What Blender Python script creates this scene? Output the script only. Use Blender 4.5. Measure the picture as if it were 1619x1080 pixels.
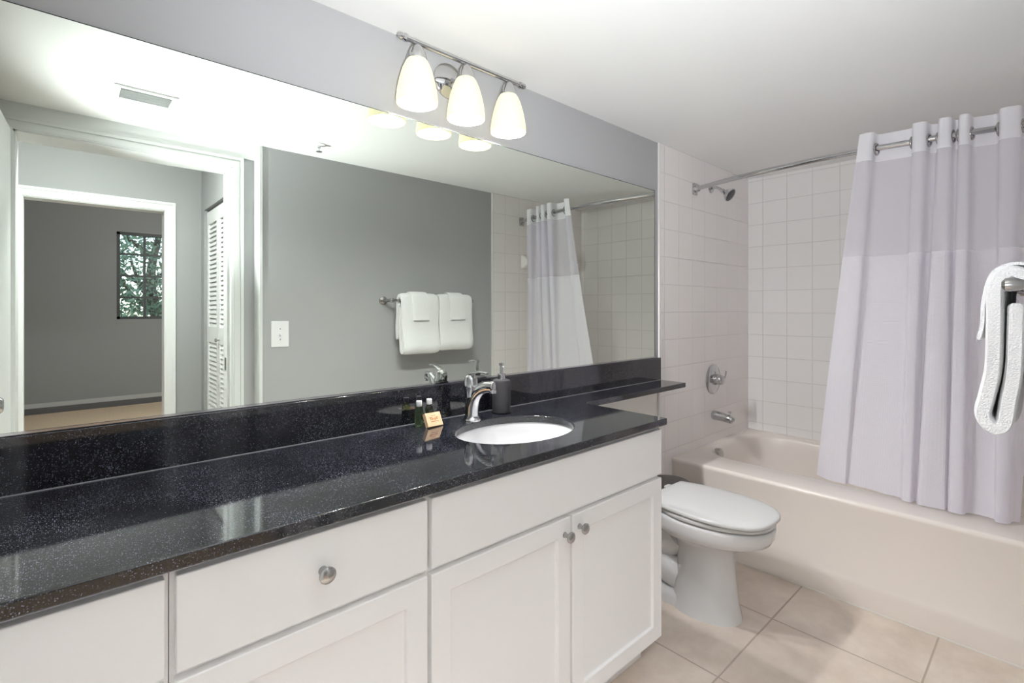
import bpy, bmesh, math, random
from mathutils import Vector, Matrix
random.seed(7)
for o in list(bpy.data.objects): bpy.data.objects.remove(o)
S = bpy.context.scene
COL = S.collection
PI = math.pi
# Working frame: X along the mirror wall, Y distance ahead of the camera plane (mirror wall at 1.45),
# z above the floor.  Stored in Blender with y = Y - 1.45 (mirror wall at y = 0).
OY = 1.45
# ------------------------------------------------------------------ camera, world, exposure
cam = bpy.data.cameras.new('camera'); co = bpy.data.objects.new('camera', cam); COL.objects.link(co)
cam.sensor_width = 36; cam.lens = 36*783/1619; cam.shift_y = -52/1619; cam.clip_start = .01; cam.clip_end = 100
co.location = (0, -OY, 1.263); co.rotation_euler = (PI/2, 0, math.radians(-42.2))
S.camera = co
S.view_settings.view_transform = 'Standard'; S.view_settings.look = 'None'
S.view_settings.gamma = 1; S.view_settings.use_curve_mapping = False
S.view_settings.exposure = 0.72
S.cycles.use_denoising = True
S.cycles.max_bounces = 14; S.cycles.diffuse_bounces = 7; S.cycles.glossy_bounces = 8
S.cycles.transmission_bounces = 8; S.cycles.transparent_max_bounces = 16
S.cycles.sample_clamp_indirect = 6; S.cycles.blur_glossy = 0.3
w = bpy.data.worlds.new('sky'); S.world = w; w.use_nodes = True
bg = w.node_tree.nodes['Background']
sky = w.node_tree.nodes.new('ShaderNodeTexSky'); sky.sky_type = 'HOSEK_WILKIE'
sky.sun_direction = Vector((.5, -.5, .6)).normalized(); sky.turbidity = 4
w.node_tree.links.new(sky.outputs[0], bg.inputs[0]); bg.inputs[1].default_value = 9.0
BULB_W, FLASH_W, HALL_FILL_E, BED_FILL_W = 20.5, 88.0, 192.0, 86.0
fl = bpy.data.lights.new('bounce_flash', 'SPOT'); fl.energy = FLASH_W; fl.spot_size = math.radians(116); fl.spot_blend = 1; fl.shadow_soft_size = 0; fl.color = (.92, .96, 1)
flo = bpy.data.objects.new('bounce_flash', fl); COL.objects.link(flo)       # the photographer's flash, thrown up at the ceiling
flo.location = (.10, .05-OY, 1.28); flo.rotation_euler = (Vector((.70, .46, .80))).to_track_quat('-Z', 'Y').to_euler()

# ------------------------------------------------------------------ materials
def nd(t, typ, **kw):
    n = t.nodes.new(typ)
    for k, v in kw.items(): setattr(n, k, v)
    return n
def mat(name, col, rough=.5, metal=0, spec=.5, coat=0, **kw):
    m = bpy.data.materials.new(name); m.use_nodes = True
    b = m.node_tree.nodes['Principled BSDF']
    b.inputs['Base Color'].default_value = (*col, 1); b.inputs['Roughness'].default_value = rough
    b.inputs['Metallic'].default_value = metal; b.inputs['Specular IOR Level'].default_value = spec
    b.inputs['Coat Weight'].default_value = coat
    for k, v in kw.items(): b.inputs[k.replace('_', ' ')].default_value = v
    return m
def bsdf(m): return m.node_tree.nodes['Principled BSDF']
def noise_bump(m, scale, strength, dist=.001, detail=3):
    t = m.node_tree; tc = nd(t, 'ShaderNodeTexCoord'); n = nd(t, 'ShaderNodeTexNoise'); n.inputs['Scale'].default_value = scale
    n.inputs['Detail'].default_value = detail
    b = nd(t, 'ShaderNodeBump'); b.inputs['Strength'].default_value = strength; b.inputs['Distance'].default_value = dist
    t.links.new(tc.outputs['Object'], n.inputs['Vector']); t.links.new(n.outputs['Fac'], b.inputs['Height'])
    t.links.new(b.outputs[0], bsdf(m).inputs['Normal']); return m
def noise_col(m, scale, c0, c1, lo=.35, hi=.65, detail=4):
    t = m.node_tree; tc = nd(t, 'ShaderNodeTexCoord'); n = nd(t, 'ShaderNodeTexNoise'); n.inputs['Scale'].default_value = scale
    n.inputs['Detail'].default_value = detail
    r = nd(t, 'ShaderNodeValToRGB'); r.color_ramp.elements[0].position = lo; r.color_ramp.elements[1].position = hi
    r.color_ramp.elements[0].color = (*c0, 1); r.color_ramp.elements[1].color = (*c1, 1)
    t.links.new(tc.outputs['Object'], n.inputs['Vector']); t.links.new(n.outputs['Fac'], r.inputs[0])
    t.links.new(r.outputs[0], bsdf(m).inputs['Base Color']); return m
def grid_mat(name, c0, c1, grout, axes, size, offs, gw, rough, bump=.3, wav=0, mottling=None):
    m = mat(name, c0, rough); t = m.node_tree; L = t.links.new
    tc = nd(t, 'ShaderNodeTexCoord'); sp = nd(t, 'ShaderNodeSeparateXYZ'); L(tc.outputs['Object'], sp.inputs[0])
    def mth(op, a, b=None):
        n = nd(t, 'ShaderNodeMath', operation=op)
        for i, v in enumerate((a, b)):
            if v is None: continue
            if isinstance(v, (int, float)): n.inputs[i].default_value = v
            else: L(v, n.inputs[i])
        return n.outputs[0]
    masks, cells = [], []
    for a, o in zip(axes, offs):
        v = mth('DIVIDE', mth('SUBTRACT', sp.outputs[a], o), size)
        f = mth('ABSOLUTE', mth('SUBTRACT', mth('FRACT', v), .5))
        mr = nd(t, 'ShaderNodeMapRange'); L(f, mr.inputs[0])
        mr.inputs[1].default_value = .5-gw/size; mr.inputs[2].default_value = .5-gw*.4/size
        masks.append(mr.outputs[0]); cells.append(mth('FLOOR', v))
    mask = mth('MAXIMUM', *masks)
    cb = nd(t, 'ShaderNodeCombineXYZ'); L(cells[0], cb.inputs[0]); L(cells[1], cb.inputs[1])
    wn = nd(t, 'ShaderNodeTexWhiteNoise'); L(cb.outputs[0], wn.inputs['Vector'])
    mx = nd(t, 'ShaderNodeMix', data_type='RGBA'); L(wn.outputs['Value'], mx.inputs['Factor'])
    mx.inputs['A'].default_value = (*c0, 1); mx.inputs['B'].default_value = (*c1, 1)
    out = mx.outputs['Result']
    if mottling:
        n = nd(t, 'ShaderNodeTexNoise'); n.inputs['Scale'].default_value = mottling[0]; n.inputs['Detail'].default_value = 6
        n.inputs['Roughness'].default_value = .65
        L(tc.outputs['Object'], n.inputs['Vector'])
        r = nd(t, 'ShaderNodeMapRange'); L(n.outputs['Fac'], r.inputs[0]); r.inputs[1].default_value = .35; r.inputs[2].default_value = .68
        m2 = nd(t, 'ShaderNodeMix', data_type='RGBA'); L(r.outputs[0], m2.inputs['Factor']); L(out, m2.inputs['A'])
        m2.inputs['B'].default_value = (*mottling[1], 1); out = m2.outputs['Result']
    m3 = nd(t, 'ShaderNodeMix', data_type='RGBA'); L(mask, m3.inputs['Factor']); L(out, m3.inputs['A'])
    m3.inputs['B'].default_value = (*grout, 1); L(m3.outputs['Result'], bsdf(m).inputs['Base Color'])
    rr = nd(t, 'ShaderNodeMapRange'); L(mask, rr.inputs[0]); rr.inputs[3].default_value = rough; rr.inputs[4].default_value = .8
    L(rr.outputs[0], bsdf(m).inputs['Roughness'])
    hgt = mth('SUBTRACT', 1, mask)
    if wav:
        n = nd(t, 'ShaderNodeTexNoise'); n.inputs['Scale'].default_value = 7; L(tc.outputs['Object'], n.inputs['Vector'])
        hgt = mth('ADD', hgt, mth('MULTIPLY', mth('ADD', n.outputs['Fac'], mth('MULTIPLY', wn.outputs['Value'], .0)), wav))
    b = nd(t, 'ShaderNodeBump'); b.inputs['Strength'].default_value = bump; b.inputs['Distance'].default_value = .002
    L(hgt, b.inputs['Height']); L(b.outputs[0], bsdf(m).inputs['Normal'])
    return m
M = {}
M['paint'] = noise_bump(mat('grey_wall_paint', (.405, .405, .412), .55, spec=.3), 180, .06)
M['hallpaint_dimmed'] = noise_bump(mat('hall_wall_paint_dimmed', (.31, .315, .315), .55, spec=.3), 180, .06)  # same wall paint, darkened to offset the strong hall light
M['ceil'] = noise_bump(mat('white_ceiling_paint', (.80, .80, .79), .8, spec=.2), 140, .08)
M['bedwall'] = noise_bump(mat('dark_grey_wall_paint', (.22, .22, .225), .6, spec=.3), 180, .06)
M['white'] = mat('white_cabinet_lacquer', (.90, .89, .885), .32, spec=.45)
M['trim'] = mat('white_trim_gloss', (.68, .69, .685), .35)
M['tile_xz'] = grid_mat('wall_tile_glaze_a', (.84, .80, .785), (.86, .82, .805), (.66, .63, .61), ('X', 'Z'), .152, (2.432, 2.155-.152*14), .0030, .24, .45, .9)
M['tile_yz'] = grid_mat('wall_tile_glaze_b', (.83, .81, .795), (.85, .83, .815), (.66, .64, .62), ('Y', 'Z'), .15, (1.345-OY, 2.155-.15*14-.02), .0030, .24, .45, .9)
M['floor'] = grid_mat('floor_tile', (.58, .49, .42), (.63, .53, .45), (.46, .38, .32), ('X', 'Y'), .475, (1.664-.475*8, .763-OY-.4725*8), .0042, .38, .5, 0, (6, (.74, .645, .56)))
M['tub'] = mat('bone_enamel', (.78, .715, .66), .26, coat=.3)
M['china'] = mat('white_china', (.68, .675, .675), .1, coat=.3)
M['seat'] = mat('white_seat_plastic', (.60, .60, .59), .22)
M['chrome'] = mat('polished_chrome', (.56, .56, .57), .08, 1)
M['nickel'] = noise_bump(mat('brushed_nickel', (.45, .44, .43), .24, 1), 300, .05)
M['dark_chrome'] = mat('shower_face_rubber', (.05, .05, .055), .4)
M['mirror'] = mat('mirror_silver', (.80, .845, .775), .0, 1)
M['glass_edge'] = mat('mirror_edge', (.03, .04, .035), .7, spec=.05)
M['towel'] = noise_bump(mat('white_terry', (.86, .86, .87), .95, spec=.1, Sheen_Weight=.4), 260, .9, .004, 2)
M['rubber'] = mat('taupe_plastic', (.13, .115, .11), .5)
M['charcoal'] = noise_bump(mat('charcoal_stoneware', (.032, .03, .033), .55), 220, .1)
M['kraft'] = noise_col(mat('kraft_paper', (.70, .47, .27), .8), 60, (.66, .43, .24), (.76, .53, .33))
M['ink'] = mat('orange_ink', (.42, .15, .05), .8)
M['cap'] = mat('white_plastic_cap', (.8, .8, .82), .35)
M['porcelain'] = mat('ceramic_bar', (.8, .78, .75), .12)
M['carpet'] = noise_bump(noise_col(mat('tan_carpet', (.5, .38, .28), .95, spec=.1), 90, (.46, .35, .26), (.60, .47, .36)), 200, .8, .006)
M['bronze'] = mat('dark_window_frame', (.03, .032, .034), .45)
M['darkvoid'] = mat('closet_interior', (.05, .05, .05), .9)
M['bark'] = noise_col(mat('bark', (.12, .09, .06), .9), 8, (.06, .045, .03), (.17, .13, .09))
M['leaf'] = noise_col(mat('leaf', (.09, .15, .05), .6), 1.5, (.10, .17, .10), (.36, .46, .30))
M['grass'] = noise_col(mat('lawn', (.12, .2, .06), .9), 3, (.08, .14, .04), (.18, .26, .09))
# black granite with fine pale flecks
def granite():
    m = mat('black_granite', (.006, .006, .008), .06, spec=.8); t = m.node_tree; L = t.links.new
    tc = nd(t, 'ShaderNodeTexCoord')
    def flecks(scale, lo, hi):
        v = nd(t, 'ShaderNodeTexVoronoi'); v.inputs['Scale'].default_value = scale; L(tc.outputs['Object'], v.inputs['Vector'])
        r = nd(t, 'ShaderNodeMapRange'); L(v.outputs['Distance'], r.inputs[0]); r.inputs[1].default_value = hi; r.inputs[2].default_value = lo
        s = nd(t, 'ShaderNodeSeparateColor'); L(v.outputs['Color'], s.inputs[0])
        g = nd(t, 'ShaderNodeMath', operation='POWER'); L(s.outputs[0], g.inputs[0]); g.inputs[1].default_value = 1.7
        k = nd(t, 'ShaderNodeMath', operation='MULTIPLY'); L(r.outputs[0], k.inputs[0]); L(g.outputs[0], k.inputs[1]); return k.outputs[0]
    a = flecks(380, .14, .46); b = flecks(190, .05, .20)
    n = nd(t, 'ShaderNodeTexNoise'); n.inputs['Scale'].default_value = 9; n.inputs['Detail'].default_value = 5; L(tc.outputs['Object'], n.inputs['Vector'])
    nr = nd(t, 'ShaderNodeMapRange'); L(n.outputs['Fac'], nr.inputs[0]); nr.inputs[1].default_value = .3; nr.inputs[2].default_value = .75
    am = nd(t, 'ShaderNodeMath', operation='MULTIPLY'); L(a, am.inputs[0]); L(nr.outputs[0], am.inputs[1])
    ad = nd(t, 'ShaderNodeMath', operation='ADD'); L(am.outputs[0], ad.inputs[0]); L(b, ad.inputs[1])
    mx = nd(t, 'ShaderNodeMix', data_type='RGBA'); L(ad.outputs[0], mx.inputs['Factor'])
    mx.inputs['A'].default_value = (.006, .006, .008, 1); mx.inputs['B'].default_value = (.32, .34, .44, 1)
    L(mx.outputs['Result'], bsdf(m).inputs['Base Color']); return m
M['granite'] = granite()
def emis(name, col, s):
    m = mat(name, col, .4); b = bsdf(m); b.inputs['Emission Color'].default_value = (*col, 1); b.inputs['Emission Strength'].default_value = s; return m
SHADE_E = 1.0
M['shade'] = emis('lit_opal_glass', (1.0, .94, .66), .46*SHADE_E); bsdf(M['shade']).inputs['Base Color'].default_value = (.5, .45, .28, 1)
M['bulb'] = emis('lit_bulb', (1.0, .97, .88), 2.2*SHADE_E)
M['fill_dome'] = emis('lit_fill_dome', (.95, .975, 1.0), HALL_FILL_E)
def glass(name, col, rough=0.0, ior=1.45):
    return mat(name, col, rough, Transmission_Weight=1.0, IOR=ior)
M['green'] = glass('green_shampoo', (.55, .80, .42))
def pane_mat():
    m = bpy.data.materials.new('window_glass'); m.use_nodes = True; t = m.node_tree; t.nodes.clear()
    o = nd(t, 'ShaderNodeOutputMaterial'); tr = nd(t, 'ShaderNodeBsdfTransparent'); g = nd(t, 'ShaderNodeBsdfGlossy'); g.inputs['Roughness'].default_value = .02
    f = nd(t, 'ShaderNodeFresnel'); mx = nd(t, 'ShaderNodeMixShader'); L = t.links.new
    L(f.outputs[0], mx.inputs[0]); L(tr.outputs[0], mx.inputs[1]); L(g.outputs[0], mx.inputs[2]); L(mx.outputs[0], o.inputs[0]); return m
M['pane'] = pane_mat()
def cloth_mat(name, col, alpha, trans, weave=None):
    m = bpy.data.materials.new(name); m.use_nodes = True; t = m.node_tree; t.nodes.clear(); L = t.links.new
    o = nd(t, 'ShaderNodeOutputMaterial'); d = nd(t, 'ShaderNodeBsdfDiffuse'); tl = nd(t, 'ShaderNodeBsdfTranslucent')
    d.inputs[0].default_value = (*col, 1); tl.inputs[0].default_value = (*col, 1)
    mx = nd(t, 'ShaderNodeMixShader'); mx.inputs[0].default_value = trans; L(d.outputs[0], mx.inputs[1]); L(tl.outputs[0], mx.inputs[2])
    if weave:
        tc = nd(t, 'ShaderNodeTexCoord'); sp = nd(t, 'ShaderNodeSeparateXYZ'); L(tc.outputs['UV'], sp.inputs[0])
        hs = []
        for a in ('X', 'Y'):
            q = nd(t, 'ShaderNodeMath', operation='MULTIPLY'); L(sp.outputs[a], q.inputs[0]); q.inputs[1].default_value = 2*PI/weave
            q2 = nd(t, 'ShaderNodeMath', operation='SINE'); L(q.outputs[0], q2.inputs[0]); hs.append(q2.outputs[0])
        ad = nd(t, 'ShaderNodeMath', operation='ADD'); L(hs[0], ad.inputs[0]); L(hs[1], ad.inputs[1])
        b = nd(t, 'ShaderNodeBump'); b.inputs['Strength'].default_value = .35; b.inputs['Distance'].default_value = .0012
        L(ad.outputs[0], b.inputs['Height']); L(b.outputs[0], d.inputs['Normal'])
    if alpha < 1:
        tr = nd(t, 'ShaderNodeBsdfTransparent'); m2 = nd(t, 'ShaderNodeMixShader'); m2.inputs[0].default_value = alpha
        L(tr.outputs[0], m2.inputs[1]); L(mx.outputs[0], m2.inputs[2]); L(m2.outputs[0], o.inputs[0])
    else: L(mx.outputs[0], o.inputs[0])
    return m
LAV = (.90, .875, .945)
M['curt'] = cloth_mat('waffle_cloth', LAV, .93, .35, .006)
M['sheer'] = cloth_mat('sheer_voile', (.90, .87, .98), .54, .4)
M['band'] = cloth_mat('curtain_heading', (.87, .855, .89), 1, .3)

# ------------------------------------------------------------------ mesh helpers
ORG = {}
class MB:
    def __init__(s): s.v = []; s.f = []; s.uv = None
    def add(s, vs, fs):
        n = len(s.v); s.v += [tuple(p) for p in vs]; s.f += [tuple(i+n for i in f) for f in fs]; return s
    def box(s, x0, x1, y0, y1, z0, z1):
        return s.add([(x0,y0,z0),(x1,y0,z0),(x1,y1,z0),(x0,y1,z0),(x0,y0,z1),(x1,y0,z1),(x1,y1,z1),(x0,y1,z1)],
                     [(3,2,1,0),(4,5,6,7),(0,1,5,4),(1,2,6,5),(2,3,7,6),(3,0,4,7)])
    def loft(s, rings, cap0=True, cap1=True, loop=False):
        n = len(rings[0]); vs = [p for r in rings for p in r]; fs = []
        R = len(rings)
        for i in range(R if loop else R-1):
            a, b = i*n, ((i+1) % R)*n
            for k in range(n):
                k2 = (k+1) % n; fs.append((a+k, a+k2, b+k2, b+k))
        if not loop:
            if cap0: fs.append(tuple(range(n-1, -1, -1)))
            if cap1: fs.append(tuple((R-1)*n+k for k in range(n)))
        return s.add(vs, fs)
    def lathe(s, prof, c, axis=(0,0,1), n=32, cap0=True, cap1=True, flat=(1,1)):
        A = Vector(axis).normalized(); q = A.to_track_quat('Z', 'Y'); rings = []
        for r, h in prof:
            rings.append([Vector(c)+A*h+q @ Vector((r*flat[0]*math.cos(2*PI*k/n), r*flat[1]*math.sin(2*PI*k/n), 0)) for k in range(n)])
        return s.loft(rings, cap0, cap1)
    def tube(s, path, r, n=14, caps=True, flat=None):
        P = [Vector(p) for p in path]; rings = []; up = None
        for i, p in enumerate(P):
            t = (P[min(i+1, len(P)-1)]-P[max(i-1, 0)]).normalized()
            if up is None:
                up = Vector((0,0,1)) if abs(t.z) < .9 else Vector((1,0,0))
            side = t.cross(up).normalized(); up = side.cross(t).normalized()
            rr = r[i] if isinstance(r, (list, tuple)) else r
            fa, fb = flat[i] if isinstance(flat, list) else (flat or (1,1))
            rings.append([p+side*rr*fa*math.cos(2*PI*k/n)+up*rr*fb*math.sin(2*PI*k/n) for k in range(n)])
        return s.loft(rings, caps, caps)
    def torus(s, c, axis, R, r, n=28, m=10):
        q = Vector(axis).normalized().to_track_quat('Z', 'Y'); rings = []
        for i in range(n):
            a = 2*PI*i/n; d = q @ Vector((math.cos(a), math.sin(a), 0)); z = q @ Vector((0,0,1))
            rings.append([Vector(c)+d*(R+r*math.cos(2*PI*k/m))+z*r*math.sin(2*PI*k/m) for k in range(m)])
        return s.loft(rings, loop=True)
    def prism(s, poly, axis, a0, a1):
        def P(u, v, a): return {'x': (a,u,v), 'y': (u,a,v), 'z': (u,v,a)}[axis]
        return s.loft([[P(u,v,a0) for u,v in poly], [P(u,v,a1) for u,v in poly]])
    def build(s, name, m, parent=None, bevel=0, seg=2, smooth=38, solid=0, kind=None, subsurf=0):
        me = bpy.data.meshes.new(name)
        ox = ORG.get(parent.name, (0,0,0)) if parent else (0,0,0)
        me.from_pydata([(p[0]-ox[0], p[1]-OY-(ox[1]-OY if parent else 0), p[2]-ox[2]) for p in s.v] if parent else [(p[0], p[1]-OY, p[2]) for p in s.v], [], s.f)
        if s.uv:
            l = me.uv_layers.new(name='uv')
            for p in me.polygons:
                for li, vi in zip(p.loop_indices, p.vertices): l.data[li].uv = s.uv[vi]
        bm = bmesh.new(); bm.from_mesh(me); bmesh.ops.recalc_face_normals(bm, faces=bm.faces); bm.to_mesh(me); bm.free()
        me.materials.append(m)
        o = bpy.data.objects.new(name, me); COL.objects.link(o)
        if smooth:
            for p in me.polygons: p.use_smooth = True
            me.set_sharp_from_angle(angle=math.radians(smooth))
        if solid:
            d = o.modifiers.new('solid', 'SOLIDIFY'); d.thickness = solid; d.offset = 0
        if subsurf:
            d = o.modifiers.new('sub', 'SUBSURF'); d.levels = d.render_levels = subsurf
        if bevel:
            d = o.modifiers.new('bevel', 'BEVEL'); d.width = bevel; d.segments = seg; d.limit_method = 'ANGLE'; d.angle_limit = math.radians(40)
            d.harden_normals = True
        if parent: o.parent = parent; ORG[o.name] = ox
        else: ORG[o.name] = (0, OY, 0)
        if kind: o['kind'] = kind
        return o
def tag(o, label, cat, group=None):
    o['label'] = label; o['category'] = cat
    if group: o['group'] = group
    return o
def thing(name, loc, label, cat, group=None):
    o = bpy.data.objects.new(name, None); COL.objects.link(o); o.location = (loc[0], loc[1]-OY, loc[2])
    o.empty_display_size = .05; ORG[o.name] = tuple(loc); return tag(o, label, cat, group)
def struct(name, m, *boxes, bevel=0):
    b = MB()
    for x in boxes: b.box(*x)
    return b.build(name, m, kind='structure', bevel=bevel, smooth=0 if not bevel else 38)
def copy_tree(o, parent=None, first=True):
    c = o.copy(); COL.objects.link(c)
    if parent: c.parent = parent
    ORG[c.name] = ORG.get(o.name, (0,0,0))
    for ch in list(o.children): copy_tree(ch, c, False)
    return c
def crom(pts, n=8):
    P = [Vector(p) for p in pts]; out = []
    for i in range(len(P)-1):
        a, b, c, d = P[max(i-1,0)], P[i], P[i+1], P[min(i+2,len(P)-1)]
        for k in range(n):
            t = k/n; out.append(.5*((2*b)+(c-a)*t+(2*a-5*b+4*c-d)*t*t+(3*b-a-3*c+d)*t**3))
    out.append(P[-1]); return out
def rrect(x0, x1, y0, y1, r, k=8):
    out = []
    for cx, cy, a in ((x1-r,y1-r,0),(x0+r,y1-r,PI/2),(x0+r,y0+r,PI),(x1-r,y0+r,3*PI/2)):
        for i in range(k+1): out.append((cx+r*math.cos(a+PI/2*i/k), cy+r*math.sin(a+PI/2*i/k)))
    return out

# ------------------------------------------------------------------ room shell
XL, XR, CZ, YW, YD = -.32, 3.515, 2.156, -.05, -.15
struct('wall_back', M['paint'], (XL-.1, 2.38, OY, OY+.1, .858, CZ))
struct('wall_back_lower', mat('cream_lower_wall', (.80, .765, .71), .5), (XL-.1, 2.38, OY, OY+.1, 0, .858))  # cream tone on the wall below counter level
b = MB(); b.box(2.38, XR+.1, OY, OY+.1, 0, CZ); b.box(2.38, XR, OY-.008, OY, 0, CZ)
b.build('wall_back_tiled', M['tile_xz'], kind='structure', smooth=0)
struct('trim_1', M['porcelain'], (2.374, 2.386, OY-.011, OY-.0005, 0, CZ))
struct('wall_right', M['tile_yz'], (XR, XR+.1, YD-.1, OY, 0, CZ))
struct('wall_front', M['paint'], (.804, 2.455, YW-.10, YW, 0, CZ))
struct('wall_front_tiled', M['tile_xz'], (2.455, XR, YW-.10, YW+.008, 0, CZ))
struct('trim_2', M['porcelain'], (2.449, 2.461, YW+.0005, YW+.011, 0, CZ))
struct('trim_3', M['trim'], (.797, .812, YD, YW+.004, 0, CZ))
struct('wall_left', M['paint'], (XL-.1, XL, YD, OY, 0, CZ))
YH0 = YD-.17
struct('wall_doorway', M['paint'], (-1.4, -.165, YH0, YD, 0, 2.44), (.695, .84, YH0, YD, 0, 2.44), (-.165, .695, YH0, YD, 2.046, 2.44))
struct('ceiling', M['ceil'], (XL-.1, XR+.1, YD, OY+.1, CZ, CZ+.1))
struct('floor', M['floor'], (XL-.1, XR+.1, YD-.05, OY+.1, -.1, 0))
# bathroom doorway: jamb and casing
struct('door_1_jamb', M['trim'], (.683, .6955, YH0-.012, YD+.001, 0, 2.046), (-.166, -.153, YH0-.012, YD+.001, 0, 2.046), (-.165, .695, YH0-.012, YD+.001, 2.034, 2.0465), (.672, .684, YD-.11, YD-.05, 0, 2.034))
def casing(name, xi0, xi1, zi, wd, y0, y1):
    u = lambda d: [(xi0-d, 0), (xi0-d, zi+d), (xi1+d, zi+d), (xi1+d, 0)]
    def U(d0, d1): a = u(d0); c = u(d1); return [c[0], c[1], c[2], c[3], a[3], a[2], a[1], a[0]]
    b = MB(); b.prism(U(0, wd), 'y', y0, y1-.004); b.prism(U(.006, wd*.55), 'y', y1-.004, y1); b.prism(U(wd*.72, wd), 'y', y1-.004, y1+.002)
    return b.build(name, M['trim'], kind='structure', smooth=0)
casing('trim_4', -.16, .688, 2.040, .052, YD, YD+.016)
struct('trim_5', M['trim'], (XL, .797, YD, YD+.012, 2.094, CZ))
# hall
HY, HX = -1.82, .839
struct('floor_hall', M['carpet'], (-1.4, 1.6, HY-.12, YD-.05, -.1, 0))
struct('ceiling_hall', M['ceil'], (-1.5, 1.6, HY-.12, YH0, 2.44, 2.54))
struct('wall_hall_left', M['hallpaint_dimmed'], (-1.5, -1.4, HY, YD, 0, 2.44))
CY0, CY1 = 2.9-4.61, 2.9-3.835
struct('wall_hall_right', M['hallpaint_dimmed'], (HX, HX+.10, CY1, YH0, 0, 2.44), (HX, HX+.10, HY, CY0, 0, 2.44), (HX, HX+.10, CY0, CY1, 2.052, 2.44))
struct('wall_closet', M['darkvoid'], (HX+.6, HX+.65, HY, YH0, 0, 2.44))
struct('wall_hall_back', M['hallpaint_dimmed'], (-1.5, -.211, HY-.12, HY, 0, 2.44), (.599, 1.6, HY-.12, HY, 0, 2.44), (-.211, .599, HY-.12, HY, 2.035, 2.44))
casing('trim_6', -.205, .593, 2.029, .068, HY, HY+.015)
struct('door_2_jamb', M['trim'], (-.212, -.2, HY-.125, HY+.001, 0, 2.035), (.588, .6, HY-.125, HY+.001, 0, 2.035), (-.2, .588, HY-.125, HY+.001, 2.023, 2.0355))
# bedroom
BY = -5.3; WX0, WX1, WZ0, WZ1 = .515, 1.40, 1.125, 2.265
struct('floor_bedroom', M['carpet'], (-1.7, 2.4, BY-.1, HY-.12, -.1, 0))
struct('ceiling_bedroom', M['ceil'], (-1.7, 2.4, BY-.1, HY-.12, 2.80, 2.90))
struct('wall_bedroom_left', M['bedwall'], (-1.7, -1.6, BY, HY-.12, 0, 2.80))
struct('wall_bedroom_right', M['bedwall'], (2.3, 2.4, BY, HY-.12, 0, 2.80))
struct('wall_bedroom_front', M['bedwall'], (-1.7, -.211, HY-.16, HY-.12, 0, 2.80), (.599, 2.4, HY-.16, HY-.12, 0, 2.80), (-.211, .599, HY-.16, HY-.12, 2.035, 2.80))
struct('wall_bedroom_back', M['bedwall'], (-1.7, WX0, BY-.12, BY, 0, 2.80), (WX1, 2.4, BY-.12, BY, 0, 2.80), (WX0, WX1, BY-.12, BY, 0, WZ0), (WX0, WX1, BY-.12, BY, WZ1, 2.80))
struct('baseboard_bedroom', mat('baseboard_shadow', (.085, .08, .085), .5), (-1.6, 2.3, BY, BY+.016, 0, .075))  # shadow along the floor painted in as a dark lower band
struct('trim_7', mat('baseboard_above_shadow', (.36, .36, .36), .5), (-1.6, 2.3, BY, BY+.013, .075, .128))  # upper band of the baseboard, clear of the painted shadow
win = thing('window_1', (.95, BY-.05, WZ0), 'dark framed bedroom window with square panes, trees outside', 'window'); win['kind'] = 'structure'
b = MB()
fw = .035
b.box(WX0, WX1, BY-.07, BY-.01, WZ0, WZ0+fw).box(WX0, WX1, BY-.07, BY-.01, WZ1-fw, WZ1).box(WX0, WX0+fw, BY-.07, BY-.01, WZ0, WZ1).box(WX1-fw, WX1, BY-.07, BY-.01, WZ0, WZ1)
b.build('window_frame', M['bronze'], win)
b = MB()
for i in (1, 2): x = WX0+(WX1-WX0)*i/3; b.box(x-.014, x+.014, BY-.062, BY-.03, WZ0+fw, WZ1-fw)
for i in (1, 2, 3): z = WZ0+(WZ1-WZ0)*i/4; b.box(WX0+fw, WX1-fw, BY-.06, BY-.032, z-.012, z+.012)
b.build('muntins', M['bronze'], win)
MB().box(WX0+fw, WX1-fw, BY-.049, BY-.045, WZ0+fw, WZ1-fw).build('pane', M['pane'], win, smooth=0)
# outside
struct('ground', M['grass'], (-12, 14, -26, BY-.3, -.4, -.3))
def tree(x, y, hgt, rad, label, dens):
    t = thing('tree', (x, y, -.3), label, 'tree', 'trees outside the bedroom window')
    pts = crom([(x, y, -.3), (x+.1, y, .8), (x-.05, y+.1, 1.8), (x+.1, y, hgt*.75)], 4)
    tb = MB(); tb.tube(pts, [.15-.1*i/(len(pts)-1) for i in range(len(pts))], 10)
    for k in range(7):
        a = random.uniform(0, 6.28); z0 = random.uniform(1.1, hgt*.7)
        tb.tube(crom([(x, y, z0), (x+.5*math.cos(a), y+.5*math.sin(a), z0+.35), (x+1.1*rad*.6*math.cos(a), y+rad*.6*math.sin(a), z0+.8)], 4), [.05-.004*i for i in range(9)], 6)
    tb.build('trunk', M['bark'], t)
    lb = MB()
    for k in range(dens):
        cl = random.uniform(0, 6.28); el = random.uniform(-1, 1); rr = rad*random.uniform(.35, 1)**.6
        p = Vector((x+rr*math.cos(cl)*math.sqrt(1-el*el), y+rr*math.sin(cl)*math.sqrt(1-el*el), hgt*.6+rr*1.15*el))
        q = Matrix.Rotation(random.uniform(0,6.28), 3, Vector((random.gauss(0,1), random.gauss(0,1), random.gauss(0,1))).normalized())
        L = random.uniform(.035, .065)
        lb.add([p+q @ Vector(v) for v in ((0,-L,0),(L*.45,0,L*.15),(0,L,0),(-L*.45,0,L*.15))], [(0,1,2,3)])
    lb.build('foliage', M['leaf'], t, smooth=0); return t
tree(1.3, -9.0, 3.6, 1.35, 'leafy green tree nearest the dark window glass outdoors', 8500)
tree(4.2, -12.0, 4.4, 1.9, 'broad leafy tree standing further right outside the dark window', 8500)
tree(-.6, -13.5, 4.4, 1.9, 'broad leafy tree standing further left outside the dark window', 8500)

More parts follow.
